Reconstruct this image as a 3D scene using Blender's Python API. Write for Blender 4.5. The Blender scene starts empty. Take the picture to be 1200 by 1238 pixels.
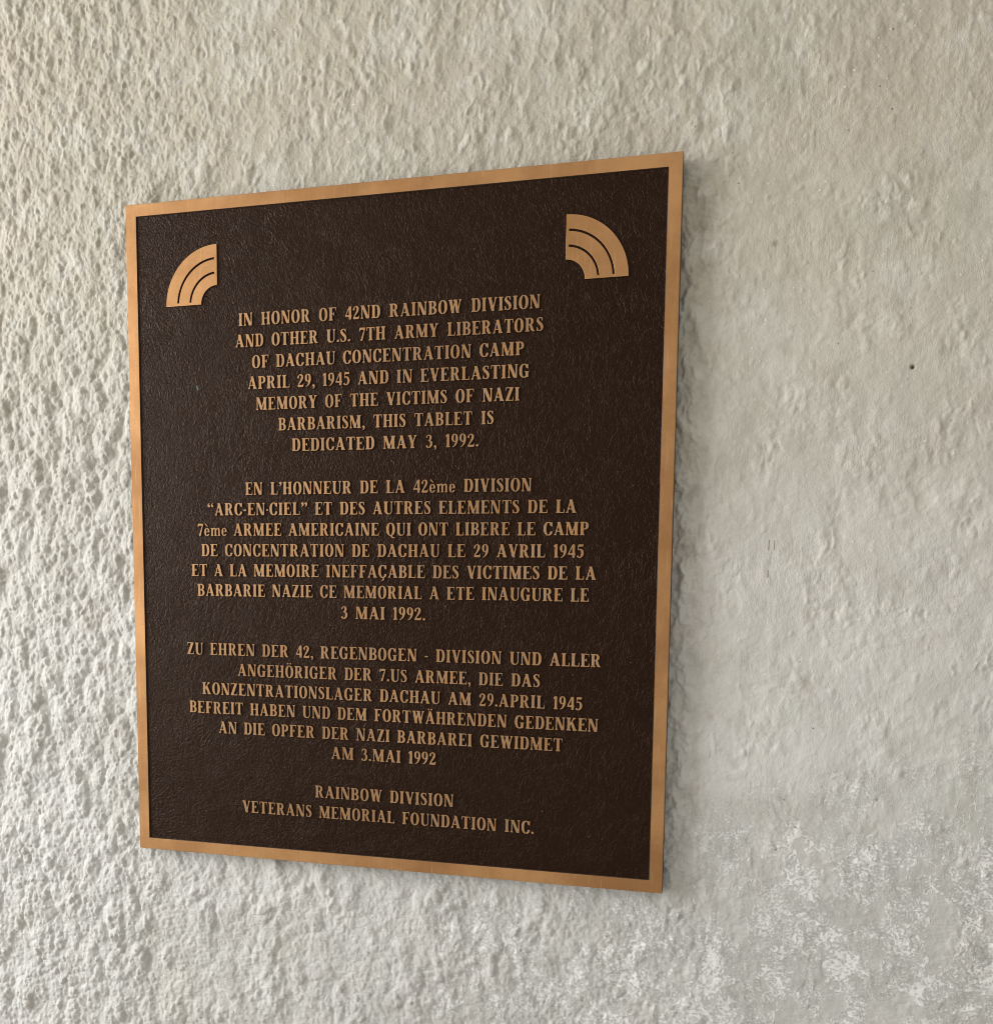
import bpy, math
import numpy as np
from mathutils import Matrix, Vector

# ------------------------------------------------------------------ camera
S = bpy.context.scene
COL = S.collection
ZC = 1.5                      # height of the plaque's centre above the ground
T_FRONT = 0.0138               # how far the polished face stands off the mean wall surface
Cc = (0.3206065, 0.0437914, -0.8261423)
R = ((0.96713753, -0.01205287, 0.25396795),
     (0.03614951, 0.99524465, -0.09042859),
     (-0.25167082, 0.0966377, 0.96297609))
def to_w(v): return Vector((v[0], v[2], -v[1]))
cam_d = bpy.data.cameras.new('camera')
cam = bpy.data.objects.new('camera', cam_d); COL.objects.link(cam)
right, down, fwd = to_w(R[0]), to_w(R[1]), to_w(R[2])
M = Matrix((right, -down, -fwd)).transposed().to_4x4()
M.translation = to_w(Cc) + Vector((0, -T_FRONT, ZC))
cam.matrix_world = M
cam_d.sensor_fit = 'HORIZONTAL'; cam_d.sensor_width = 36.0; cam_d.lens = 36.0
cam_d.shift_y = 207.86 / 1200.0
cam_d.clip_start = 0.01; cam_d.clip_end = 100
S.camera = cam

# ------------------------------------------------------------------ light
W = bpy.data.worlds.new('World'); S.world = W; W.use_nodes = True
bg = W.node_tree.nodes['Background']
def sky_light(t):
    """soft light of the passage: open and bright on the left, dimmer to the right and low down"""
    g = t.nodes.new('ShaderNodeTexCoord'); x = t.nodes.new('ShaderNodeSeparateXYZ')
    t.links.new(g.outputs['Generated'], x.inputs[0])
    def mr(sock, a, b, lo, hi):
        m = t.nodes.new('ShaderNodeMapRange'); m.interpolation_type = 'SMOOTHSTEP'
        t.links.new(sock, m.inputs[0])
        for k, v in enumerate((a, b, lo, hi)): m.inputs[k + 1].default_value = v
        return m.outputs[0]
    m = t.nodes.new('ShaderNodeMath'); m.operation = 'MULTIPLY'
    t.links.new(mr(x.outputs[0], 0.35, -0.85, 0.80, 1.62), m.inputs[0])
    t.links.new(mr(x.outputs[2], -0.35, 0.15, 0.72, 1.0), m.inputs[1])
    return m.outputs[0]
bg.inputs['Color'].default_value = (1.0, 0.95, 0.86, 1)
_m = W.node_tree.nodes.new('ShaderNodeMath'); _m.operation = 'MULTIPLY'; _m.inputs[1].default_value = 0.60
W.node_tree.links.new(sky_light(W.node_tree), _m.inputs[0]); W.node_tree.links.new(_m.outputs[0], bg.inputs['Strength'])
def area(name, loc, target, sx, sy, power, color):
    d = bpy.data.lights.new(name, 'AREA'); d.shape = 'RECTANGLE'; d.size = sx; d.size_y = sy
    d.energy = power; d.color = color
    o = bpy.data.objects.new(name, d); COL.objects.link(o)
    o.location = loc
    o.rotation_euler = (Vector(target) - Vector(loc)).to_track_quat('-Z', 'Y').to_euler()
    return o
# daylight from the open side of the passage, on the left and a little above
area('daylight_opening', (-1.9, -0.84, ZC + 0.28), (0.0, 0, ZC - 0.12), 1.0, 1.3, 38, (0.97, 0.985, 1.0))
S.view_settings.view_transform = 'Standard'; S.view_settings.look = 'None'
S.view_settings.exposure = 0.06; S.view_settings.gamma = 1.0
S.view_settings.use_curve_mapping = False
S.render.engine = 'CYCLES'
S.cycles.filter_width = 1.0

# ------------------------------------------------------------------ node helpers
class NT:
    def __init__(s, name):
        s.m = bpy.data.materials.new(name); s.m.use_nodes = True
        s.t = s.m.node_tree; s.b = s.t.nodes['Principled BSDF']
        s.co = s.t.nodes.new('ShaderNodeTexCoord').outputs['Object']
    def put(s, sock, v):
        if isinstance(v, bpy.types.NodeSocket): s.t.links.new(v, sock)
        elif v is not None: sock.default_value = v
    def math(s, op, a, b=None, c=None, clamp=False):
        n = s.t.nodes.new('ShaderNodeMath'); n.operation = op; n.use_clamp = clamp
        for i, v in enumerate((a, b, c)): s.put(n.inputs[i], v)
        return n.outputs[0]
    def ramp(s, v, a, b, lo=0.0, hi=1.0, smooth=True):
        n = s.t.nodes.new('ShaderNodeMapRange'); n.interpolation_type = 'SMOOTHSTEP' if smooth else 'LINEAR'
        for i, x in enumerate((v, a, b, lo, hi)): s.put(n.inputs[i], x)
        return n.outputs[0]
    def mapping(s, scale=(1, 1, 1), loc=(0, 0, 0), rot=(0, 0, 0), vec=None):
        n = s.t.nodes.new('ShaderNodeMapping'); s.put(n.inputs[0], vec or s.co)
        n.inputs['Scale'].default_value = scale; n.inputs['Location'].default_value = loc
        n.inputs['Rotation'].default_value = rot
        return n.outputs[0]
    def noise(s, scale, detail=4, rough=0.55, vec=None, dist=0.0):
        n = s.t.nodes.new('ShaderNodeTexNoise'); s.put(n.inputs['Vector'], vec or s.co)
        n.inputs['Scale'].default_value = scale; n.inputs['Detail'].default_value = detail
        n.inputs['Roughness'].default_value = rough; n.inputs['Distortion'].default_value = dist
        return n.outputs['Fac']
    def voro(s, scale, feature='F1', vec=None, rnd=1.0):
        n = s.t.nodes.new('ShaderNodeTexVoronoi'); n.feature = feature; s.put(n.inputs['Vector'], vec or s.co)
        n.inputs['Scale'].default_value = scale; n.inputs['Randomness'].default_value = rnd
        return n.outputs['Distance']
    def mix(s, fac, a, b, mode='MIX'):
        n = s.t.nodes.new('ShaderNodeMix'); n.data_type = 'RGBA'; n.blend_type = mode
        s.put(n.inputs[0], fac); s.put(n.inputs[6], a); s.put(n.inputs[7], b)
        return n.outputs[2]
    def attr(s, name):
        n = s.t.nodes.new('ShaderNodeAttribute'); n.attribute_name = name
        return n.outputs['Fac']
    def bump(s, h, dist, strength=1.0, normal=None):
        n = s.t.nodes.new('ShaderNodeBump'); s.put(n.inputs['Height'], h)
        n.inputs['Distance'].default_value = dist; n.inputs['Strength'].default_value = strength
        if normal is not None: s.put(n.inputs['Normal'], normal)
        return n.outputs[0]
    def warp(s, scale, amount, detail=2):
        n = s.t.nodes.new('ShaderNodeTexNoise'); s.put(n.inputs['Vector'], s.co)
        n.inputs['Scale'].default_value = scale; n.inputs['Detail'].default_value = detail
        v = s.t.nodes.new('ShaderNodeVectorMath'); v.operation = 'MULTIPLY_ADD'
        s.put(v.inputs[0], n.outputs['Color']); v.inputs[1].default_value = (amount,) * 3
        s.put(v.inputs[2], s.co)
        return v.outputs[0]
    def sep(s, vec=None):
        n = s.t.nodes.new('ShaderNodeSeparateXYZ'); s.put(n.inputs[0], vec or s.co)
        return n.outputs

# ------------------------------------------------------------------ numpy noise
rng = np.random.default_rng(7)
def perlin(x, y, seed):
    r = np.random.default_rng(seed); N = 256
    ang = r.uniform(0, 2 * np.pi, (N, N)).astype(np.float32)
    gx, gy = np.cos(ang), np.sin(ang)
    xi = np.floor(x).astype(np.int32); yi = np.floor(y).astype(np.int32)
    fx = x - xi; fy = y - yi
    u = fx * fx * fx * (fx * (fx * 6 - 15) + 10); v = fy * fy * fy * (fy * (fy * 6 - 15) + 10)
    def g(i, j):
        a = (xi + i) % N; b = (yi + j) % N
        return gx[a, b] * (fx - i) + gy[a, b] * (fy - j)
    n0 = g(0, 0) * (1 - u) + g(1, 0) * u
    n1 = g(0, 1) * (1 - u) + g(1, 1) * u
    return (n0 * (1 - v) + n1 * v) * 1.5
def fbm(x, y, seed, octaves=4, gain=0.5):
    out = 0; a = 1.0; tot = 0
    for k in range(octaves):
        out = out + a * perlin(x * 2 ** k + 13.7 * k, y * 2 ** k + 5.1 * k, seed + k); tot += a; a *= gain
    return out / tot
def lumps(x, y, seed, rmin=0.45, rmax=0.95, pw=0.7):
    """domes scattered one to a cell, highest one wins, with random radius and height"""
    r = np.random.default_rng(seed); N = 256
    px = r.uniform(0, 1, (N, N)).astype(np.float32); py = r.uniform(0, 1, (N, N)).astype(np.float32)
    rad = r.uniform(rmin, rmax, (N, N)).astype(np.float32); hei = r.uniform(0.25, 1.0, (N, N)).astype(np.float32)
    xi = np.floor(x).astype(np.int32); yi = np.floor(y).astype(np.int32)
    out = np.zeros_like(x)
    for i in (-1, 0, 1):
        for j in (-1, 0, 1):
            a = (xi + i) % N; b = (yi + j) % N
            dx = xi + i + px[a, b] - x; dy = yi + j + py[a, b] - y
            d2 = (dx * dx + dy * dy) / (rad[a, b] ** 2)
            h = hei[a, b] * np.clip(1 - d2, 0, 1) ** pw
            np.maximum(out, h, out=out)
    return out
def sst(v, a, b):
    t = np.clip((v - a) / (b - a), 0, 1); return t * t * (3 - 2 * t)

# ------------------------------------------------------------------ wall
def axis(lo, hi, step, far):
    core = np.arange(lo, hi + step / 2, step)
    out = []; s = step; x = hi
    while x < far: s *= 1.03; x += s; out.append(x)
    neg = []; s = step; x = lo
    while x > -far: s *= 1.03; x -= s; neg.append(x)
    return np.array(neg[::-1] + list(core) + out, dtype=np.float32)
STEP = 0.0009
gx = axis(-0.47, 0.56, STEP, 1.5); gz = axis(-0.54, 0.54, STEP, 1.45)
X, Z = np.meshgrid(gx, gz)                                  # rows follow z (up)
mm = 0.001
# where each kind of render lies
big = fbm(X / 0.16, Z / 0.16, 3, 3)
left = 1 - sst(X + 0.05 * big, -0.26, -0.12)
top = sst(Z + 0.03 * big, 0.24, 0.34)
bottom = 1 - sst(Z + 0.04 * big, -0.34, -0.20)
rightw = sst(X + 0.04 * big, 0.22, 0.36)
peel = (1 - sst(Z + 0.12 * fbm(X / 0.11, Z / 0.11, 21, 4) - 0.09 * sst(X, 0.1, 0.5), -0.44, -0.12)) * (.25 + .75 * sst(X + 0.08 * big, -0.22, 0.30))
# warped coordinates
wx = X + 0.006 * fbm(X / 0.030, Z / 0.030, 31, 3); wz = Z + 0.008 * fbm(X / 0.035, Z / 0.035, 41, 3)
ux = X + 0.010 * fbm(X / 0.016, Z / 0.022, 33, 3); uz = Z + 0.012 * fbm(X / 0.018, Z / 0.025, 43, 3)
L1 = lumps(wx / 0.0190, wz / 0.0320, 51)                    # thrown plaster drops, pulled downwards
L2 = lumps(wx / 0.0095 + 0.5, wz / 0.0150 + .3, 52)
L2c = sst(fbm(X / 0.035, Z / 0.04, 54, 2), -.2, .25)
crisp = np.abs(fbm(wx / 0.0085, wz / 0.0120, 59, 4)) * 2.0
vx = X + 0.0030 * fbm(X / 0.010, Z / 0.010, 34, 3); vz = Z + 0.0034 * fbm(X / 0.010, Z / 0.011, 44, 3)
bead = lumps(vx / 0.0095, vz / 0.0125, 91, 0.25, 0.68, 0.6)        # crisp round drops of thrown plaster
bead2 = lumps(X / 0.0046 + .2, Z / 0.0060, 92, 0.25, 0.62, 0.55)
pock = lumps(ux / 0.0120, uz / 0.0160, 93, 0.15, 0.50, 0.6)
L3 = lumps(wx / 0.0045, wz / 0.0060, 53, 0.35, 0.8)
fil = np.clip(1 - np.abs(fbm(wx / 0.013, wz / 0.034, 60, 3)) * 3.2, 0, 1) ** 1.5     # pale runs of paint
HOL = lumps(wx / 0.0135, wz / 0.0215, 55, 0.45, 0.85)
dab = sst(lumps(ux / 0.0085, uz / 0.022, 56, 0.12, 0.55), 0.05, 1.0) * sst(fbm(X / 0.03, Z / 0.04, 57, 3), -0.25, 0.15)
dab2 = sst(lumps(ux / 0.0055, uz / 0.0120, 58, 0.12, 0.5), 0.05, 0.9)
drip = np.clip(fbm(wx / 0.0080, wz / 0.036, 61, 3) * 1.6 + .05, 0, 1)                 # vertical runs
drip2 = np.clip(fbm(wx / 0.0040, wz / 0.017, 62, 3) * 1.6, 0, 1)
crumb = fbm(wx / 0.013, wz / 0.0085, 63, 4)                 # crumbly, lying sideways
fine = fbm(X / 0.0045, Z / 0.0045, 64, 3)
wave = fbm(X / 0.085, Z / 0.070, 65, 3)
wave2 = fbm(wx / 0.030, wz / 0.036, 68, 3)
ridge = 1 - np.abs(fbm(X / 0.060, Z / 0.045, 66, 3)) * 2.2
patch = sst(fbm(X / 0.05, Z / 0.06, 67, 3), -0.15, 0.30)

H = 2.2 * mm * wave + 1.1 * mm * wave2
rough_l = left * (1 - 0.55 * bottom)
upl = sst(Z, 0.12, 0.30)
H += rough_l * ((4.0 - 2.6 * upl) * mm * L1 + 1.2 * mm * L2 * (.4 + .6 * L2c) + 2.2 * mm * bead * (1 - .25 * upl) + 0.9 * mm * bead2 - 0.8 * mm * pock + 0.20 * mm * crisp - 1.3 * upl * mm * HOL + 0.5 * mm * fine)
tz = top * (1 - left) * (1 - 0.55 * rightw)
H += tz * (1.5 * mm * bead * (.25 + .75 * patch) * (1 - .4 * rightw) + 0.45 * mm * bead2 + 1.0 * mm * dab + 0.6 * mm * dab2 * patch + 0.7 * mm * drip * patch + 0.25 * mm * drip2 - 1.3 * mm * HOL * (1 - patch) + 0.2 * mm * fine)
bz = bottom * (1 - rightw)
H += bz * (1.6 * mm * bead * (.15 + .85 * patch) + 0.6 * mm * bead2 + 0.8 * mm * crumb + 1.6 * mm * L1 * L2c + 2.0 * mm * L2 * (.35 + .65 * patch) + 1.5 * mm * L1 * (1 - sst(X, -0.1, .1)) + 0.6 * mm * L3 + 0.35 * mm * fine)
mid = np.clip(1 - left - tz - bz, 0, 1)
low_r = bottom * rightw
midp = sst(fbm(X / .06, Z / .07, 70, 3), -.05, .25)
H += mid * (0.25 * mm * bead2 * (.3 + .7 * midp) + 0.9 * mm * bead * midp * (.2 + .8 * patch) + 0.4 * mm * drip * patch + 0.8 * mm * dab * midp + 0.5 * mm * dab2 * midp * patch - 1.0 * mm * HOL * midp * (1 - .5 * low_r) + 1.2 * mm * L2 * L1 * patch * (1 - .6 * low_r) + 0.22 * mm * fine
            + 0.7 * mm * crumb * sst(fbm(X / .07, Z / .05, 69, 2), 0, .3) + 0.5 * mm * low_r * crumb)
# sparse droplets on the smooth part
drops = np.clip(lumps(wx / 0.017, wz / 0.022, 71, 0.10, 0.32) - 0.25, 0, 1)
H += 1.2 * mm * drops * (0.2 + 0.6 * np.maximum(rightw, tz)) * (1 - bottom * 0.5)
# hollow where the plaster was pressed back beside the plaque's right edge
hollow = np.exp(-((X - 0.262 - 0.006 * fbm(Z / 0.05, X / 0.3, 81, 2)) / 0.016) ** 2) * (np.abs(Z) < 0.34) * sst(0.335 - np.abs(Z + 0.01), 0, 0.08)
H += hollow * mm * (-2.2 + 7.0 * fbm(ux / 0.013, uz / 0.024, 82, 3) + 2.4 * L2 + 0.6 * crumb + 0.9 * bead2 + 0.9 * bead)
# keep the plaster clear of the plate's back
inner = sst(0.255 - np.abs(X), 0, 0.02) * sst(0.305 - np.abs(Z), 0, 0.02)
H = H * (1 - inner) + inner * np.minimum(H, 2.0 * mm)
H -= 1.6 * mm
# small holes
pits = [(0.4296, 0.1297, 1.5, 3.0), (0.4594, 0.0884, .8, .8), (0.4197, 0.1354, .6, .6), (0.427, 0.1207, .6, .6), (0.3243, 0.2287, 2.4, .8), (0.3148, -0.2431, 1.0, 1.0), (0.4195, -0.2108, 1.2, 1.0)]
hole = np.zeros_like(X)
for px_, pz_, pr, pd in pits:
    k = np.exp(-(((X - px_) ** 2 + (Z - pz_) ** 2) / (pr * mm) ** 2) ** 1.5)
    H -= k * pd * mm; hole = np.maximum(hole, k * min(1, pd / 2.0))
H = np.clip(H, -8 * mm, 9.5 * mm)

ny, nx = X.shape
co = np.empty((ny * nx, 3), np.float32)
co[:, 0] = X.ravel(); co[:, 1] = -H.ravel(); co[:, 2] = Z.ravel()
idx = np.arange(ny * nx, dtype=np.int32).reshape(ny, nx)
quads = np.stack([idx[:-1, :-1], idx[:-1, 1:], idx[1:, 1:], idx[1:, :-1]], -1).reshape(-1, 4)
wm = bpy.data.meshes.new('wall')
wm.vertices.add(len(co)); wm.vertices.foreach_set('co', co.ravel())
wm.loops.add(quads.size); wm.loops.foreach_set('vertex_index', quads.ravel())
wm.polygons.add(len(quads)); wm.polygons.foreach_set('loop_start', np.arange(0, quads.size, 4, dtype=np.int32))
wm.polygons.foreach_set('use_smooth', np.ones(len(quads), bool))
wm.update(calc_edges=True)
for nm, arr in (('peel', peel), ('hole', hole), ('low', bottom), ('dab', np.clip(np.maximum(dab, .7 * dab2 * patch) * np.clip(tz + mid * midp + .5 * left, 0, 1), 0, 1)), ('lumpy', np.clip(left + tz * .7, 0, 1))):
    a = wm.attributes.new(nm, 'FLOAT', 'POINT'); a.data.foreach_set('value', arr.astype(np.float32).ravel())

n = NT('limewashed_plaster')
peel_a, low_a, lump_a = n.attr('peel'), n.attr('low'), n.attr('lumpy')
b1 = n.noise(7, 5, .6); b2 = n.noise(28, 5, .6); b3 = n.noise(160, 4, .6)
xyz = n.sep()
hi_ = n.ramp(xyz[2], -0.25, 0.42)                              # yellower, darker tone towards the top
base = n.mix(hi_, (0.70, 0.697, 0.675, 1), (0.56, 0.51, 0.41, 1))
base = n.mix(n.math('MULTIPLY', n.ramp(b1, .42, .66), .35), base, (0.50, 0.48, 0.41, 1))
base = n.mix(n.math('MULTIPLY', n.ramp(b2, .52, .70), .28), base, (0.53, 0.475, 0.42, 1))
base = n.mix(n.math('MULTIPLY', n.ramp(n.noise(11, 3, .5, n.mapping(loc=(3, 1, 2))), .54, .70), .30), base, (0.54, 0.55, 0.485, 1))
base = n.mix(n.math('MULTIPLY', n.ramp(b3, .50, .72), .25), base, (0.74, 0.72, 0.66, 1))
pale = n.noise(20, 6, .66, n.warp(30, .02, 3))
base = n.mix(n.math('MULTIPLY', n.ramp(pale, .50, .60), .42), base, (0.72, 0.70, 0.65, 1))
base = n.mix(n.math('MULTIPLY', n.ramp(n.noise(34, 6, .7, n.mapping(scale=(1, 1, .6), loc=(9, 2, 4))), .54, .66), .38), base, (0.47, 0.42, 0.345, 1))
base = n.mix(n.math('MULTIPLY', n.ramp(n.noise(6, 2, .5, n.mapping(loc=(2, 7, 5))), .55, .68), .14), base, (0.57, 0.47, 0.40, 1))
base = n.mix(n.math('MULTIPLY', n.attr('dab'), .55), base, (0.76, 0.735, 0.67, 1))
# peeling lower right: grey coat laid bare with white crusts
wv = n.warp(90, 0.006, 3)
p1 = n.noise(38, 6, .62, wv); p2 = n.noise(420, 6, .72, wv); p3 = n.noise(24, 5, .6, n.mapping(loc=(5, 0, 7)))
crust = n.ramp(n.math('ADD', n.math('ADD', n.math('MULTIPLY', p2, .75), n.math('MULTIPLY', p1, .55)), n.math('MULTIPLY', peel_a, .075)), .722, .752)
rim = n.ramp(n.math('ABSOLUTE', n.math('SUBTRACT', p1, .50)), 0.0, .011, 1, 0)
p4 = n.noise(150, 3, .6, wv); p5 = n.noise(62, 4, .6, n.mapping(loc=(8, 1, 2)))
lace = n.math('MULTIPLY', n.ramp(n.math('ABSOLUTE', n.math('SUBTRACT', p4, .5)), .004, .020, 1, 0), n.ramp(p5, .34, .44))
lace2 = n.math('MULTIPLY', n.ramp(n.math('ABSOLUTE', n.math('SUBTRACT', n.noise(260, 3, .6, wv), .5)), .006, .028, 1, 0), n.ramp(p5, .42, .52))
crust = n.math('MAXIMUM', crust, n.math('MAXIMUM', lace, lace2))
isl = n.ramp(p3, .53, .555)                                   # smooth grey islands
rim2 = n.ramp(n.math('ABSOLUTE', n.math('SUBTRACT', p3, .54)), .001, .010, 1, 0)
crust = n.math('MULTIPLY', n.math('MAXIMUM', crust, rim), n.math('SUBTRACT', 1, isl))
crust = n.math('MAXIMUM', crust, rim2)
pw = n.ramp(n.math('ADD', peel_a, n.math('MULTIPLY', n.math('SUBTRACT', b2, .5), 1.2)), .05, .95)
bare = n.mix(n.ramp(p1, .4, .6), (0.53, 0.53, 0.50, 1), (0.62, 0.62, 0.605, 1))
base = n.mix(n.math('MULTIPLY', pw, .62), base, bare)
cf = n.math('MULTIPLY', crust, n.math('MULTIPLY', pw, .92))
base = n.mix(cf, base, (0.90, 0.90, 0.88, 1))
# tiny white specks and dark pinholes
sp = n.math('MULTIPLY', n.ramp(n.voro(95), .07, .12, 1, 0), n.ramp(n.noise(14, 2), .48, .58))
base = n.mix(n.math('MULTIPLY', sp, .8), base, (0.82, 0.80, 0.75, 1))
pin = n.math('MULTIPLY', n.ramp(n.voro(60, vec=n.mapping(loc=(1, 2, 3))), .035, .06, 1, 0), n.ramp(n.noise(9, 2), .50, .60))
base = n.mix(n.math('MULTIPLY', pin, .75), base, (0.10, 0.085, 0.06, 1))
for rx, rz, hw, hh in ((0.3275, -0.0068, .00045, .0042), (0.3318, -0.0072, .0004, .0040), (0.3276, -0.0302, .0004, .0032)):
    inside = n.math('MULTIPLY', n.math('LESS_THAN', n.math('ABSOLUTE', n.math('SUBTRACT', xyz[0], rx)), hw), n.math('LESS_THAN', n.math('ABSOLUTE', n.math('SUBTRACT', xyz[2], rz)), hh))
    base = n.mix(n.math('MULTIPLY', inside, .7), base, (0.22, 0.12, 0.055, 1))
base = n.mix(n.math('MULTIPLY', n.attr('hole'), .9), base, (0.06, 0.05, 0.04, 1))
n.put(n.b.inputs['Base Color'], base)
n.b.inputs['Roughness'].default_value = 0.62
n.b.inputs['Specular IOR Level'].default_value = 0.3
brush = n.noise(1, 4, .6, n.mapping(scale=(420, 420, 130)))
brush_h = n.noise(1, 4, .6, n.mapping(scale=(150, 420, 520)))
grain = n.noise(620, 5, .7)
hgt = n.math('ADD', n.math('MULTIPLY', brush, n.math('MULTIPLY', n.ramp(n.noise(16, 3), .42, .68, .1, .9), n.math('SUBTRACT', 1, low_a))), n.math('MULTIPLY', brush_h, low_a))
hgt = n.math('ADD', hgt, n.math('MULTIPLY', grain, .6))
hgt = n.math('ADD', hgt, n.math('MULTIPLY', n.noise(260, 5, .6), n.math('ADD', .6, lump_a)))
nb = n.bump(hgt, 0.0013, 0.75)
nb = n.bump(n.math('ADD', cf, n.math('MULTIPLY', sp, .6)), 0.0006, 0.8, nb)
n.put(n.b.inputs['Normal'], nb)
wm.materials.append(n.m)
wall = bpy.data.objects.new('wall', wm); COL.objects.link(wall)
wall.location = (0, 0, ZC)
wall['kind'] = 'structure'
wall['label'] = 'rough whitewashed plaster wall with lumpy roughcast left and peeling paint low right'
wall['category'] = 'wall'

# ------------------------------------------------------------------ plaque materials
def bronze(name, k=1.0, pale=0.0):
    n = NT(name)
    br = n.noise(1, 4, .6, n.mapping(scale=(30, 30, 500)))
    br2 = n.noise(1, 4, .6, n.mapping(scale=(500, 30, 24)))
    mo = n.noise(16, 6, .65); fi = n.noise(420, 4, .65); ta = n.noise(5.5, 5, .6, n.mapping(loc=(4, 4, 4)))
    c = n.mix(n.ramp(mo, .35, .68), (0.58 * k, 0.315 * k, 0.138 * k, 1), (0.43 * k, 0.220 * k, 0.088 * k, 1))
    c = n.mix(n.math('MULTIPLY', n.ramp(ta, .42, .66), .70), c, (0.30 * k, 0.145 * k, 0.055 * k, 1))
    c = n.mix(n.math('MULTIPLY', n.ramp(fi, .52, .74), .40), c, (0.30 * k, 0.155 * k, 0.065 * k, 1))
    c = n.mix(n.math('MULTIPLY', n.ramp(br2, .56, .70), .40), c, (0.68 * k, 0.42 * k, 0.22 * k, 1))
    spot = n.math('MULTIPLY', n.ramp(n.voro(75), .05, .10, 1, 0), n.ramp(n.noise(40, 2), .56, .62))
    c = n.mix(n.math('MULTIPLY', spot, .8), c, (0.07, 0.035, 0.02, 1))
    if pale: c = n.mix(pale, c, (0.50, 0.36, 0.23, 1))
    n.put(n.b.inputs['Base Color'], c)
    n.b.inputs['Metallic'].default_value = 0.80
    n.put(n.b.inputs['Roughness'], n.ramp(ta, .3, .7, .36, .56))
    n.put(n.b.inputs['Normal'], n.bump(n.math('ADD', br, n.math('MULTIPLY', fi, .7)), 0.00012, .6))
    return n.m
BRONZE = bronze('polished_bronze'); LETTER = bronze('worn_bronze', 0.86, 0.25)
n = NT('brown_patina')
wv = n.warp(45, 0.02, 3)
wv2 = n.warp(14, 0.05, 2)
v1 = n.voro(190, 'DISTANCE_TO_EDGE', n.mapping(scale=(1, 1, 1.5), rot=(0, .5, 0), vec=wv))
v2 = n.voro(400, 'DISTANCE_TO_EDGE', wv)
n1 = n.noise(1, 4, .6, n.mapping(scale=(330, 100, 130), rot=(0, .7, 0), vec=wv2), 1.0)
n2 = n.noise(600, 4, .6)
h = n.math('ADD', n.math('MULTIPLY', n.ramp(v1, 0, .16), .55), n.math('MULTIPLY', n.ramp(v2, 0, .22), .16))
def crease(scale, rot, seed, width):
    nn = n.noise(1, 2, .5, n.mapping(scale=scale, rot=(0, rot, 0), loc=(seed, seed, 0), vec=wv2))
    return n.ramp(n.math('ABSOLUTE', n.math('SUBTRACT', nn, .5)), 0, width, 1, 0)
gate = n.noise(26, 3, .6)
cr = n.math('MAXIMUM', n.math('MULTIPLY', crease((210, 90, 80), .75, 1, .035), n.ramp(gate, .44, .56)),
            n.math('MULTIPLY', crease((150, 90, 110), -.9, 5, .035), n.ramp(gate, .54, .44)))
cr = n.math('MAXIMUM', cr, n.math('MULTIPLY', crease((75, 90, 210), .35, 9, .03), n.ramp(n.noise(31, 3, .6, n.mapping(loc=(3, 3, 3))), .5, .6)))
h = n.math('ADD', h, n.math('MULTIPLY', cr, .85))
h = n.math('ADD', h, n.math('MULTIPLY', n1, 0.65)); h = n.math('ADD', h, n.math('MULTIPLY', n2, .12))
c = n.mix(n.noise(9, 4, .6), (0.0100, 0.0032, 0.0013, 1), (0.0155, 0.0056, 0.0025, 1))
crease_glint = n.math('MULTIPLY', n.math('MAXIMUM', n.ramp(h, 1.6, 2.2), n.math('MULTIPLY', cr, .6)), .24)
c = n.mix(crease_glint, c, (0.075, 0.042, 0.027, 1))  # light caught on the crease tops, put into the colour as pale tan
fleck = n.math('MULTIPLY', n.ramp(n.voro(130), .05, .09, 1, 0), n.ramp(n.noise(30, 2), .60, .64))
c = n.mix(n.math('MULTIPLY', fleck, .6), c, (0.30, 0.17, 0.08, 1))
# one fleck of verdigris
s_ = n.sep(wv)
dv = n.math('SQRT', n.math('ADD', n.math('POWER', n.math('SUBTRACT', s_[0], -0.1715), 2), n.math('POWER', n.math('MULTIPLY', n.math('SUBTRACT', s_[2], 0.1465), .45), 2)))
c = n.mix(n.ramp(dv, .0009, .0016, 0.7, 0), c, (0.12, 0.22, 0.20, 1))
n.put(n.b.inputs['Base Color'], c)
n.put(n.b.inputs['Roughness'], n.ramp(h, .6, 1.9, .44, .33))
n.b.inputs['Specular IOR Level'].default_value = 0.20; n.b.inputs['Specular Tint'].default_value = (1.0, 0.70, 0.50, 1)
n.put(n.b.inputs['Normal'], n.bump(h, 0.00042, .8))
PATINA = n.m
n = NT('dark_edge_patina')
n.put(n.b.inputs['Base Color'], n.mix(n.noise(60, 4), (0.035, 0.020, 0.012, 1), (0.075, 0.042, 0.022, 1)))
n.b.inputs['Roughness'].default_value = 0.5; n.b.inputs['Metallic'].default_value = 0.3
EDGE = n.m

# ------------------------------------------------------------------ plaque
PW, PH, BD, TH, REC = 0.5023, 0.5993, 0.0113, 0.0105, 0.0010   # width, height, border, plate thickness, depth of the field
plaque = bpy.data.objects.new('memorial_plaque', None); COL.objects.link(plaque)
plaque.empty_display_size = 0.1
plaque.location = (0, -T_FRONT, ZC)                            # the polished face is y = 0 of the plaque
plaque['label'] = 'rectangular bronze memorial plaque with raised trilingual lettering on dark brown field, hung on the wall'
plaque['category'] = 'plaque'
def link(name, me, label=None):
    o = bpy.data.objects.new(name, me); COL.objects.link(o); o.parent = plaque
    if label: o['label'] = label
    return o
def mesh(name, v, f, mats, mi=None):
    me = bpy.data.meshes.new(name); me.from_pydata(v, [], f)
    for m in mats: me.materials.append(m)
    if mi: me.polygons.foreach_set('material_index', mi)
    me.update(); return me
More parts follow.
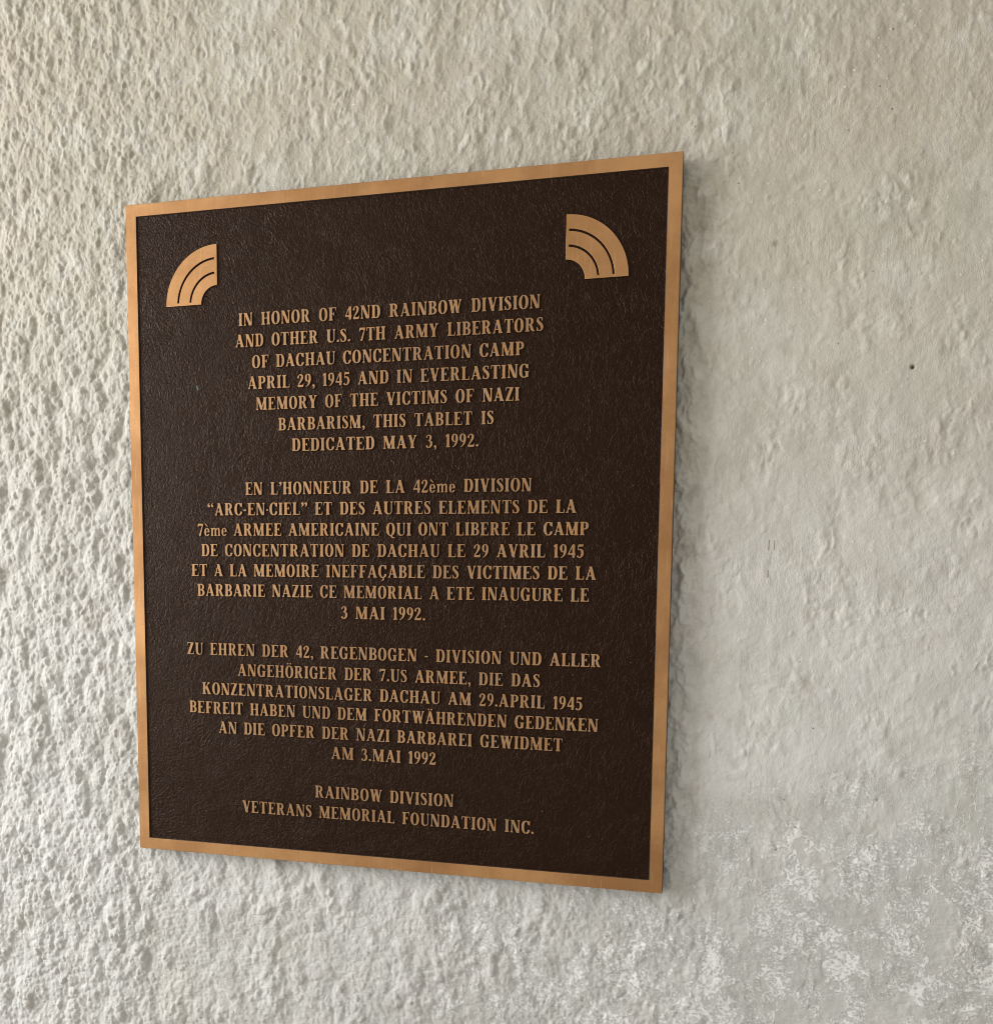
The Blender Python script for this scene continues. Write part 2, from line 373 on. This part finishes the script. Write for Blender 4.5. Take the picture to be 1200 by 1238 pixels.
# border: nested rectangles from the back of the side, round the bevels, down to the field
bv = 0.0005
loops = [(PW / 2 - .0002, PH / 2 - .0002, TH), (PW / 2, PH / 2, bv * 1.6), (PW / 2 - bv * .35, PH / 2 - bv * .35, bv * .5), (PW / 2 - bv, PH / 2 - bv, 0),
         (PW / 2 - BD + bv, PH / 2 - BD + bv, 0), (PW / 2 - BD + bv * .3, PH / 2 - BD + bv * .3, bv * .5), (PW / 2 - BD - .0002, PH / 2 - BD - .0002, REC + .0004)]
NSEG = 60
rngb = np.random.default_rng(5)
v = []; f = []; mi = []
def rect_pts(a, b, y, k):
    c = [(-a, -b), (a, -b), (a, b), (-a, b)]; out = []
    for i in range(4):
        p, q = c[i], c[(i + 1) % 4]
        for s in range(NSEG):
            t = s / NSEG
            out.append([p[0] + (q[0] - p[0]) * t, y, p[1] + (q[1] - p[1]) * t])
    return out
wob = rngb.normal(0, 1, (len(loops), 4 * NSEG))
for k, (a, b, y) in enumerate(loops):
    for i, p in enumerate(rect_pts(a, b, y, k)):
        if 0 < k < 6 and k != 3 and k != 4:
            p[0] += wob[k, i] * .00006; p[2] += wob[k, (i * 7) % (4 * NSEG)] * .00006
        v.append(p)
m4 = 4 * NSEG
for k in range(len(loops) - 1):
    for i in range(m4):
        j = (i + 1) % m4
        f.append((k * m4 + i, k * m4 + j, (k + 1) * m4 + j, (k + 1) * m4 + i)); mi.append(1 if k in (0, 4, 5) else 0)
bm_ = mesh('border', v, f, [BRONZE, EDGE], mi)
link('border', bm_)
# field: closed slab, its front face the pebbled brown ground
a, b = PW / 2 - BD + .0001, PH / 2 - BD + .0001
A, B = PW / 2 - .0006, PH / 2 - .0006
v = [(-a, REC, -b), (a, REC, -b), (a, REC, b), (-a, REC, b), (-A, TH - .0003, -B), (A, TH - .0003, -B), (A, TH - .0003, B), (-A, TH - .0003, B)]
f = [(0, 1, 2, 3), (5, 4, 7, 6), (4, 5, 1, 0), (5, 6, 2, 1), (6, 7, 3, 2), (7, 4, 0, 3)]
link('field', mesh('field', v, f, [PATINA]))
# ------------------------------------------------------------------ raised shapes: outline -> extruded mesh
def contours(F):
    """marching squares at 0.5 on a grid padded with zeros; returns closed loops in grid units (x, y)"""
    h, w = F.shape; nxt = {}; pos = {}
    def pt(e):
        if e in pos: return
        (r, c, d) = e
        a = F[r, c]; b2_ = F[r, c + 1] if d == 0 else F[r + 1, c]
        t = (0.5 - a) / (b2_ - a)
        pos[e] = (c + t, r) if d == 0 else (c, r + t)
    I = F > 0.5
    code = I[:-1, :-1] * 1 + I[:-1, 1:] * 2 + I[1:, 1:] * 4 + I[1:, :-1] * 8
    for r, c in zip(*np.nonzero((code > 0) & (code < 15))):
        k = int(code[r, c]); r = int(r); c = int(c)
        Bt, Rt, Tp, Lf = (r, c, 0), (r, c + 1, 1), (r + 1, c, 0), (r, c, 1)
        segs = {1: [(Lf, Bt)], 2: [(Bt, Rt)], 3: [(Lf, Rt)], 4: [(Rt, Tp)], 5: [(Lf, Tp), (Rt, Bt)], 6: [(Bt, Tp)], 7: [(Lf, Tp)],
                8: [(Tp, Lf)], 9: [(Tp, Bt)], 10: [(Bt, Lf), (Tp, Rt)], 11: [(Tp, Rt)], 12: [(Rt, Lf)], 13: [(Rt, Bt)], 14: [(Bt, Lf)]}[k]
        for p, q in segs: pt(p); pt(q); nxt[p] = q
    out = []
    while nxt:
        s, q = nxt.popitem(); loop = [s]
        while q != s:
            loop.append(q); q = nxt.pop(q)
        out.append(np.array([pos[e] for e in loop]))
    return out
def simplify(P, tol):
    """closed Douglas-Peucker"""
    n_ = len(P)
    if n_ < 8: return P
    i0 = 0; i1 = int(np.argmax(((P - P[0]) ** 2).sum(1)))
    def dp(i, j):
        if j <= i + 1: return []
        a_, b_ = P[i], P[j % n_]; d = b_ - a_; L = math.hypot(*d) + 1e-12
        q = P[i + 1:j]; dist = np.abs(d[0] * (q[:, 1] - a_[1]) - d[1] * (q[:, 0] - a_[0])) / L
        k = int(np.argmax(dist))
        if dist[k] < tol: return []
        k += i + 1
        return dp(i, k) + [k] + dp(k, j)
    keep = [i0] + dp(i0, i1) + [i1] + dp(i1, n_)
    return P[keep]
def raised(name, loops_, thick, bevel, mats, label=None):
    """loops in metres (x, z) -> one mesh whose top is at y = 0 and whose foot sits in the field"""
    cu = bpy.data.curves.new(name, 'CURVE'); cu.dimensions = '2D'; cu.fill_mode = 'BOTH'
    cu.extrude = thick / 2 - bevel; cu.bevel_depth = bevel; cu.bevel_resolution = 1; cu.offset = -bevel
    for P in loops_:
        s = cu.splines.new('POLY'); s.points.add(len(P) - 1)
        c4 = np.zeros((len(P), 4), np.float32); c4[:, :2] = P; c4[:, 3] = 1
        s.points.foreach_set('co', c4.ravel()); s.use_cyclic_u = True
    tmp = bpy.data.objects.new(name, cu); COL.objects.link(tmp)
    dg = bpy.context.evaluated_depsgraph_get()
    me = bpy.data.meshes.new_from_object(tmp.evaluated_get(dg))
    bpy.data.objects.remove(tmp); bpy.data.curves.remove(cu)
    me.transform(Matrix.Translation((0, thick / 2, 0)) @ Matrix.Rotation(math.pi / 2, 4, 'X'))
    me.materials.clear()
    for m in mats: me.materials.append(m)
    N = np.empty(len(me.polygons) * 3, np.float32); me.polygons.foreach_get('normal', N); N = N.reshape(-1, 3)
    me.polygons.foreach_set('material_index', (np.abs(N[:, 1]) < 0.35).astype(np.int32))
    me.name = name; me.update()
    return link(name, me, label)

# ------------------------------------------------------------------ condensed bold serif letters, drawn stroke by stroke
RES, PADX, Y0, Y1 = 160, 0.2, -0.40, 1.40
HS, ST, HR = 0.066, 0.192, 0.078           # serif thickness, stem, hairline
class G:
    def __init__(s, w):
        s.w = w
        s.x, s.y = np.meshgrid(np.arange(-PADX, w + PADX, 1 / RES), np.arange(Y0, Y1, 1 / RES)); s.a = np.zeros(s.x.shape, bool)
    def add(s, m): s.a |= m; return s
    def cut(s, m): s.a &= ~m; return s
    def rect(s, x0, x1, y0, y1): return (s.x >= x0) & (s.x <= x1) & (s.y >= y0) & (s.y <= y1)
    def poly(s, *p):
        m = np.zeros(s.x.shape, bool); k = len(p)
        for i in range(k):
            (xa, ya), (xb, yb) = p[i], p[(i + 1) % k]
            if ya == yb: continue
            t = (s.y - ya) / (yb - ya)
            m ^= ((ya <= s.y) != (yb <= s.y)) & (s.x < xa + t * (xb - xa))
        return m
    def ell(s, cx, cy, a, b, n=2.25): return (np.abs((s.x - cx) / a) ** n + np.abs((s.y - cy) / b) ** n) <= 1
    def ring(s, x0, x1, y0, y1, tx, ty, n=2.3):
        cx, cy, a, b = (x0 + x1) / 2, (y0 + y1) / 2, (x1 - x0) / 2, (y1 - y0) / 2
        return s.ell(cx, cy, a, b, n) & ~s.ell(cx, cy, a - tx, b - ty, 2.1)
    def serif(s, x0, x1, y, up):                       # slab with brackets; up=True: slab at y growing upwards (foot)
        d = 1 if up else -1; ex = .062
        s.add(s.rect(x0 - ex, x1 + ex, min(y, y + d * HS), max(y, y + d * HS)))
        s.add(s.poly((x0 - ex * .75, y + d * HS), (x0, y + d * (HS + .055)), (x1, y + d * (HS + .055)), (x1 + ex * .75, y + d * HS)))
    def stem(s, x0, w=ST, y0=0., y1=1., foot=True, head=True):
        s.add(s.rect(x0, x0 + w, y0, y1))
        if foot: s.serif(x0, x0 + w, y0, True)
        if head: s.serif(x0, x0 + w, y1, False)
    def diag(s, x0, y0, x1, y1, w):
        s.add(s.poly((x0 - w / 2, y0), (x0 + w / 2, y0), (x1 + w / 2, y1), (x1 - w / 2, y1)))
    def bowl(s, xl, xr, y0, y1, tx=ST, ty=HR):         # D-shaped loop standing on a stem
        b = (y1 - y0) / 2; cy = (y0 + y1) / 2; a = min(xr - xl, .30); xm = xr - a
        o = s.rect(xl, xm, y0, y1) | (s.ell(xm, cy, a, b, 2.35) & (s.x >= xm))
        ai, bi = a - tx, b - ty
        i_ = s.rect(xl, xm, y0 + ty, y1 - ty) | (s.ell(xm, cy, ai, bi, 2.1) & (s.x >= xm))
        s.add(o & ~i_)
    def arm(s, x, y, up, h=.20, w=.075):               # tapered end serif of E, F, L, T, Z at (x, y)
        d = 1 if up else -1
        s.add(s.poly((x - w * .55, y + d * HS * .6), (x - .020, y + d * h), (x + .018, y + d * h), (x + .018, y), (x - w * 1.5, y)))
    def stroke(s, pts, n_=140):
        P = np.array(pts, float); k = len(P)
        for t in np.linspace(0, k - 1 - 1e-6, n_):
            i = int(t); u = t - i
            p0, p1, p2, p3 = P[max(i - 1, 0)], P[i], P[i + 1], P[min(i + 2, k - 1)]
            q = .5 * (2 * p1 + (p2 - p0) * u + (2 * p0 - 5 * p1 + 4 * p2 - p3) * u * u + (3 * p1 - p0 - 3 * p2 + p3) * u ** 3)
            s.a |= (s.x - q[0]) ** 2 + (s.y - q[1]) ** 2 <= (q[2] / 2) ** 2
    def dot(s, cx, cy, r): s.add((s.x - cx) ** 2 + (s.y - cy) ** 2 <= r * r)
SX = .066                                               # left stem's offset for its serif
def gA():
    g = G(.74); g.diag(.10, 0, .355, 1, .085); g.diag(.585, 0, .345, 1, .205); g.add(g.rect(.17, .52, .26, .335))
    g.serif(.07, .13, 0, True); g.serif(.50, .67, 0, True); return g
def gB():
    g = G(.62); g.stem(SX); g.bowl(SX + .1, .585, .47, 1., .175); g.bowl(SX + .1, .62, 0, .53, .185); return g
def gC(w=.62):
    g = G(w); r = g.ring(0, w + .06, -.015, 1.015, .195, .07); r &= ~(g.rect(w * .62, w + .2, .30, .70)); r &= ~(g.rect(w - .03, w + .2, -.1, 1.1))
    g.add(r); g.add(g.poly((w - .035, 1.0), (w, 1.0), (w, .64), (w - .035, .64), (w - .13, .80), (w - .10, .93)))
    g.stroke([(w - .02, .27, .06), (w - .05, .17, .08), (w - .14, .06, .09), (w * .5, .02, .07)]); return g
def gCc():
    g = gC(); g.stroke([(.33, 0., .07), (.40, -.08, .08), (.38, -.17, .09), (.27, -.19, .06)]); return g
def gD():
    g = G(.66); g.stem(SX); g.bowl(SX + .1, .66, 0, 1, .195); return g
def gE():
    g = G(.60); g.stem(SX); g.add(g.rect(SX, .58, 0, HS + .008)); g.add(g.rect(SX, .555, 1 - HS - .008, 1)); g.add(g.rect(SX, .40, .48, .545))
    g.arm(.58, 0, True, .27); g.arm(.555, 1, False, .25); g.add(g.poly((.33, .515), (.395, .37), (.425, .37), (.425, .655), (.395, .655))); return g
def gF():
    g = G(.57); g.stem(SX); g.add(g.rect(SX, .55, 1 - HS - .008, 1)); g.add(g.rect(SX, .39, .47, .535))
    g.arm(.55, 1, False, .27); g.add(g.poly((.33, .505), (.39, .36), (.42, .36), (.42, .65), (.39, .65))); return g
def gG():
    g = gC(.62); a = G(.70)
    k = min(g.a.shape[1], a.a.shape[1]); a.a[:, :k] |= g.a[:, :k]
    a.add(a.rect(.45, .63, .02, .44)); a.add(a.rect(.38, .70, .40, .40 + HS)); a.cut(a.rect(.64, .8, -.1, .38)); return a
def gH():
    g = G(.74); g.stem(SX); g.stem(.74 - SX - ST); g.add(g.rect(SX, .66, .475, .545)); return g
def gI(): g = G(.317); g.stem(SX); return g
def gK():
    g = G(.74); g.stem(SX); g.diag(.22, .40, .55, .97, .09); g.diag(.60, .02, .36, .66, .215); g.serif(.51, .60, 1, False); g.serif(.50, .685, 0, True); return g
def gL(): g = G(.58); g.stem(SX); g.add(g.rect(SX, .56, 0, HS + .008)); g.arm(.56, 0, True, .31); return g
def gM():
    g = G(.90); g.stem(SX, .075, head=False); g.stem(.90 - SX - ST, ST); g.diag(.455, .02, .165, 1, .20); g.diag(.43, .02, .72, 1, .085)
    g.add(g.rect(0, .20, 1 - HS, 1)); return g
def gN():
    g = G(.72); g.stem(SX, .075, head=False); g.stem(.72 - SX - .075, .075, foot=False); g.diag(.545, 0, .155, 1, .215); g.add(g.rect(0, .2, 1 - HS, 1)); g.cut(g.rect(-.1, 1, -.3, -.0)); return g
def gO(w=.66): g = G(w); g.add(g.ring(0, w, -.015, 1.015, .195, .065)); return g
def gQ():
    g = gO(); g.stroke([(.28, .06, .05), (.37, -.02, .11), (.47, -.13, .12), (.62, -.17, .07), (.66, -.14, .04)]); return g
def gP(): g = G(.60); g.stem(SX); g.bowl(SX + .1, .60, .42, 1, .185); return g
def gR():
    g = G(.70); g.stem(SX); g.bowl(SX + .1, .60, .47, 1, .185); g.stroke([(.36, .50, .08), (.42, .42, .16), (.47, .25, .19), (.53, .10, .17), (.60, .045, .09), (.69, .06, .05)]); return g
def gS():
    g = G(.50)
    g.stroke([(.40, .80, .04), (.36, .91, .06), (.25, .965, .075), (.12, .90, .12), (.095, .75, .165), (.20, .60, .20), (.34, .45, .20), (.405, .27, .165), (.36, .10, .12), (.24, .035, .075), (.11, .08, .06), (.05, .21, .04)])
    g.add(g.poly((.395, 1.0), (.43, 1.0), (.43, .70), (.40, .70), (.34, .88))); g.add(g.poly((.035, 0.), (.07, 0.), (.13, .13), (.06, .31), (.03, .31))); return g
def gT():
    g = G(.64); g.stem(.32 - ST / 2, head=False); g.add(g.rect(.02, .62, 1 - HS - .008, 1)); g.arm(.62, 1, False, .29)
    g.add(g.poly((.02 + .041, 1 - HS * .6), (.042, .71), (.004, .71), (.004, 1), (.13, 1))); return g
def gU():
    g = G(.70); g.add(g.rect(SX, SX + ST, .3, 1)); g.serif(SX, SX + ST, 1, False); g.add(g.rect(.555, .625, .3, 1)); g.serif(.555, .625, 1, False)
    a, b = (.625 - SX) / 2, .315; cx = (SX + .625) / 2
    g.add(g.ell(cx, .30, a, b, 2.2) & ~g.ell(cx + .06, .30, a - .128, b - .085, 2.1) & (g.y <= .3)); return g
def gV():
    g = G(.70); g.diag(.40, 0, .165, 1, .205); g.diag(.385, 0, .595, 1, .085); g.serif(.09, .25, 1, False); g.serif(.565, .63, 1, False); g.cut(g.rect(-1, .305, -.1, .0)); return g
def gW():
    g = G(1.0); g.diag(.335, 0, .155, 1, .20); g.diag(.32, 0, .50, 1, .08); g.diag(.685, 0, .50, 1, .20); g.diag(.67, 0, .86, 1, .08)
    g.serif(.08, .24, 1, False); g.serif(.42, .58, 1, False); g.serif(.83, .90, 1, False); return g
def gY():
    g = G(.70); g.stem(.36 - ST / 2, head=False, y1=.42); g.diag(.37, .38, .165, 1, .20); g.diag(.385, .38, .575, 1, .085); g.serif(.09, .24, 1, False); g.serif(.54, .62, 1, False); return g
def gZ():
    g = G(.58); g.add(g.rect(.035, .56, 1 - HS - .008, 1)); g.add(g.rect(.01, .56, 0, HS + .008)); g.diag(.115, 0.02, .455, .98, .215)
    g.arm(.562, 0, True, .28); g.add(g.poly((.06, 1 - HS * .6), (.06, .73), (.022, .73), (.022, 1), (.14, 1))); return g
def gOu(): g = gO(); g.dot(.22, 1.17, .072); g.dot(.44, 1.17, .072); return g
def gAu(): g = gA(); g.dot(.25, 1.15, .072); g.dot(.46, 1.15, .072); return g
def d1(): g = G(.34); g.stem(.115, .17, head=False); g.add(g.poly((.115, 1.0), (.285, 1.0), (.285, .8), (.16, .84), (.02, .80), (.02, .86))); return g
def d2():
    g = G(.50); g.stroke([(.07, .74, .15), (.07, .83, .10), (.16, .94, .075), (.27, .955, .10), (.36, .84, .165), (.355, .68, .17), (.26, .46, .13), (.12, .24, .09), (.05, .10, .07)])
    g.add(g.poly((.02, 0), (.45, 0), (.49, .27), (.45, .27), (.40, .165), (.10, .165), (.02, .08))); return g
def d3():
    g = G(.48); g.stroke([(.05, .80, .09), (.12, .92, .08), (.24, .965, .08), (.34, .86, .15), (.325, .68, .145), (.24, .57, .075), (.17, .545, .05)])
    g.stroke([(.17, .55, .06), (.27, .53, .09), (.375, .42, .16), (.385, .25, .175), (.30, .07, .12), (.17, .03, .08), (.07, .09, .12), (.07, .14, .13)]); return g
def d4():
    g = G(.50); g.add(g.rect(.29, .46, 0, 1)); g.add(g.rect(.0, .50, .22, .34)); g.add(g.poly((.0, .30), (.07, .30), (.34, .90), (.34, 1), (.30, 1))); return g
def d5():
    g = G(.48); g.add(g.poly((.09, 1), (.44, 1), (.47, 1.02), (.42, .83), (.12, .83))); g.add(g.poly((.09, 1), (.135, 1), (.10, .56), (.055, .56)))
    g.stroke([(.08, .58, .06), (.18, .635, .085), (.31, .58, .14), (.385, .42, .17), (.37, .22, .16), (.27, .06, .10), (.16, .03, .08), (.07, .09, .12), (.07, .13, .12)]); return g
def d7():
    g = G(.48); g.add(g.poly((.03, 1), (.48, 1), (.48, .93), (.26, 0), (.10, 0), (.38, .83), (.12, .83), (.055, .70), (.015, .70))); return g
def d9():
    g = G(.48); g.add(g.ring(0, .46, .40, 1.015, .155, .062)); g.stroke([(.385, .72, .15), (.375, .50, .165), (.31, .26, .13), (.20, .09, .08), (.07, .02, .05)]); return g
def g_e(acc=False):
    g = G(.44); r = g.ring(0, .44, -.015, .66, .145, .055); r &= ~g.rect(.22, .6, .17, .30); g.add(r); g.add(g.rect(.10, .42, .30, .355))
    g.cut(g.poly((.27, .17), (.6, .24), (.6, .30), (.27, .30)))
    if acc: g.stroke([(.10, .96, .11), (.20, .86, .08), (.29, .76, .045)])
    return g
def g_m():
    g = G(.84)
    for x in (.06, .35, .64):
        g.add(g.rect(x, x + .135, 0, .56)); g.add(g.rect(x - .05, x + .185, 0, .05))
    g.add(g.poly((.0, .64), (.195, .66), (.195, .5), (.06, .52), (.0, .585)))
    for x in (.19, .48): g.stroke([(x, .50, .06), (x + .08, .60, .09), (x + .18, .61, .11), (x + .228, .52, .13)])
    return g
def tick(g, x, flip=False):
    if flip: g.dot(x, .77, .105); g.stroke([(x - .06, .78, .08), (x - .05, .90, .09), (x + .06, 1.02, .05)])
    else: g.dot(x, .91, .105); g.stroke([(x + .06, .90, .08), (x + .05, .78, .09), (x - .06, .66, .05)])
def p_dot(): g = G(.20); g.dot(.10, .095, .098); return g
def p_comma(): g = G(.20); g.dot(.10, .095, .095); g.stroke([(.15, .08, .07), (.145, -.05, .075), (.04, -.17, .03)]); return g
def p_hyph(): g = G(.24); g.add(g.rect(.0, .24, .36, .47)); return g
def p_mid(): g = G(.17); g.add(g.rect(.0, .17, .36, .48)); return g
def p_apos(): g = G(.17); tick(g, .085); return g
def p_open(): g = G(.50); tick(g, .11, True); tick(g, .39, True); return g
def p_close(): g = G(.50); tick(g, .11); tick(g, .39); return g
MAKE = {'A': gA, 'B': gB, 'C': gC, 'Ç': gCc, 'D': gD, 'E': gE, 'F': gF, 'G': gG, 'H': gH, 'I': gI, 'K': gK, 'L': gL, 'M': gM, 'N': gN, 'O': gO, 'P': gP, 'Q': gQ,
        'R': gR, 'S': gS, 'T': gT, 'U': gU, 'V': gV, 'W': gW, 'Y': gY, 'Z': gZ, 'Ö': gOu, 'Ä': gAu, '1': d1, '2': d2, '3': d3, '4': d4, '5': d5, '7': d7, '9': d9,
        'e': g_e, 'è': lambda: g_e(True), 'm': g_m, '.': p_dot, ',': p_comma, '-': p_hyph, '·': p_mid, '’': p_apos, '“': p_open, '”': p_close}
def gauss_blur(a, s):
    r = int(3 * s) + 1; k = np.exp(-.5 * (np.arange(-r, r + 1) / s) ** 2); k /= k.sum()
    for ax in (0, 1): a = np.apply_along_axis(lambda v_: np.convolve(v_, k, 'same'), ax, a)
    return a
SUB = 5
GLYPH = {}
for ch, fn in MAKE.items():
    g = fn(); F = gauss_blur(g.a.astype(np.float32), 2.0)[::SUB, ::SUB]
    F[0, :] = F[-1, :] = 0; F[:, 0] = F[:, -1] = 0
    ls = []
    for P in contours(F):
        if len(P) < 5: continue
        P = simplify(P, 0.06)
        ls.append(np.stack([P[:, 0] * SUB / RES - PADX, P[:, 1] * SUB / RES + Y0], 1))
    xs = np.concatenate(ls)[:, 0]
    GLYPH[ch] = (ls, xs.min(), xs.max())

# text, left end and right end (mm from the centre), baseline (mm above the centre), space between words (in cap heights)
LINES = [
 ('IN HONOR OF 42ND RAINBOW DIVISION', -137.8, 138.0, 186.4, .70),
 ('AND OTHER U.S. 7TH ARMY LIBERATORS', -141.2, 141.0, 167.9, .70),
 ('OF DACHAU CONCENTRATION CAMP', -124.8, 124.8, 149.2, .62),
 ('APRIL 29, 1945 AND IN EVERLASTING', -129.4, 129.6, 130.9, .62),
 ('MEMORY OF THE VICTIMS OF NAZI', -121.4, 121.4, 112.3, .66),
 ('BARBARISM, THIS TABLET IS', -99.6, 99.5, 93.7, .70),
 ('DEDICATED MAY 3, 1992.', -86.5, 86.4, 75.2, .66),
 ('EN L’HONNEUR DE LA 42ème DIVISION', -133.2, 133.2, 37.2, .66),
 ('“ARC-EN·CIEL” ET DES AUTRES ELEMENTS DE LA', -171.7, 171.7, 18.9, .62),
 ('7ème ARMEE AMERICAINE QUI ONT LIBERE LE CAMP', -182.3, 182.3, 0.4, .58),
 ('DE CONCENTRATION DE DACHAU LE 29 AVRIL 1945', -178.8, 178.6, -18.2, .62),
 ('ET A LA MEMOIRE INEFFAÇABLE DES VICTIMES DE LA', -189.4, 189.2, -36.5, .60),
 ('BARBARIE NAZIE CE MEMORIAL A ETE INAUGURE LE', -183.6, 183.6, -54.8, .60),
 ('3 MAI 1992.', -39.6, 39.7, -73.3, .62),
 ('ZU EHREN DER 42, REGENBOGEN - DIVISION UND ALLER', -195.3, 195.1, -109.6, .62),
 ('ANGEHÖRIGER DER 7.US ARMEE, DIE DAS', -143.0, 143.0, -128.3, .62),
 ('KONZENTRATIONSLAGER DACHAU AM 29.APRIL 1945', -180.1, 180.1, -146.6, .62),
 ('BEFREIT HABEN UND DEM FORTWÄHRENDEN GEDENKEN', -194.0, 193.8, -164.5, .62),
 ('AN DIE OPFER DER NAZI BARBAREI GEWIDMET', -163.6, 163.6, -182.8, .62),
 ('AM 3.MAI 1992', -49.6, 50.2, -201.0, .62),
 ('RAINBOW DIVISION', -66.0, 66.8, -237.8, .62),
 ('VETERANS MEMORIAL FOUNDATION INC.', -139.9, 139.8, -256.6, .62),
]
CAP, TRACK = 11.15, 0.105
jr = np.random.default_rng(11)
for text, x0, x1, yb, sp_ in LINES:
    pen = 0.0; placed = []; prev = False
    for ch in text:
        if ch == ' ': pen += sp_ - TRACK; prev = False; continue
        ls, a, b = GLYPH[ch]
        placed.append((ls, pen - a)); pen += (b - a) + TRACK
    width = pen - TRACK
    k = (x1 - x0) / width
    loops_ = []
    for ls, off in placed:
        dy = jr.normal(0, .05); dx = jr.normal(0, .05)
        for P in ls:
            loops_.append(np.stack([x0 + (P[:, 0] + off) * k + dx, yb + P[:, 1] * CAP + dy], 1) * mm)
    print('LINE %-50s xscale %.3f' % (text, k / CAP))
    raised('text_line', loops_, 0.0015, 0.00016, [LETTER, EDGE], 'raised bronze line of lettering reading ' + text)

# rainbow quadrants with two engraved arcs
def quadrant(sign):
    c = np.array([sign * 158.7, 207.3]); Ro, Ri = 51.8, 16.2
    def arc(r, a0, a1, n_): t = np.linspace(a0, a1, n_); return np.stack([r * np.cos(t), r * np.sin(t)], 1)
    def ring_(r0, r1, a0, a1): return np.concatenate([arc(r1, a0, a1, 40), arc(r0, a1, a0, 40)])
    ls = [ring_(Ri, Ro, 0, math.pi / 2)]
    for fr in (.765, .525):
        r = Ro * fr; e = 2.4 / r
        ls.append(ring_(r - .88, r + .88, e, math.pi / 2 - e))
    out = []
    for P in ls:
        P = P.copy(); P[:, 0] *= sign
        out.append((P + c) * mm)
    return out
raised('rainbow_emblem', quadrant(-1), 0.0016, 0.0002, [BRONZE, EDGE], 'quarter rainbow of three bands opening to the left')
raised('rainbow_emblem', quadrant(1), 0.0016, 0.0002, [BRONZE, EDGE], 'quarter rainbow of three bands opening to the right')
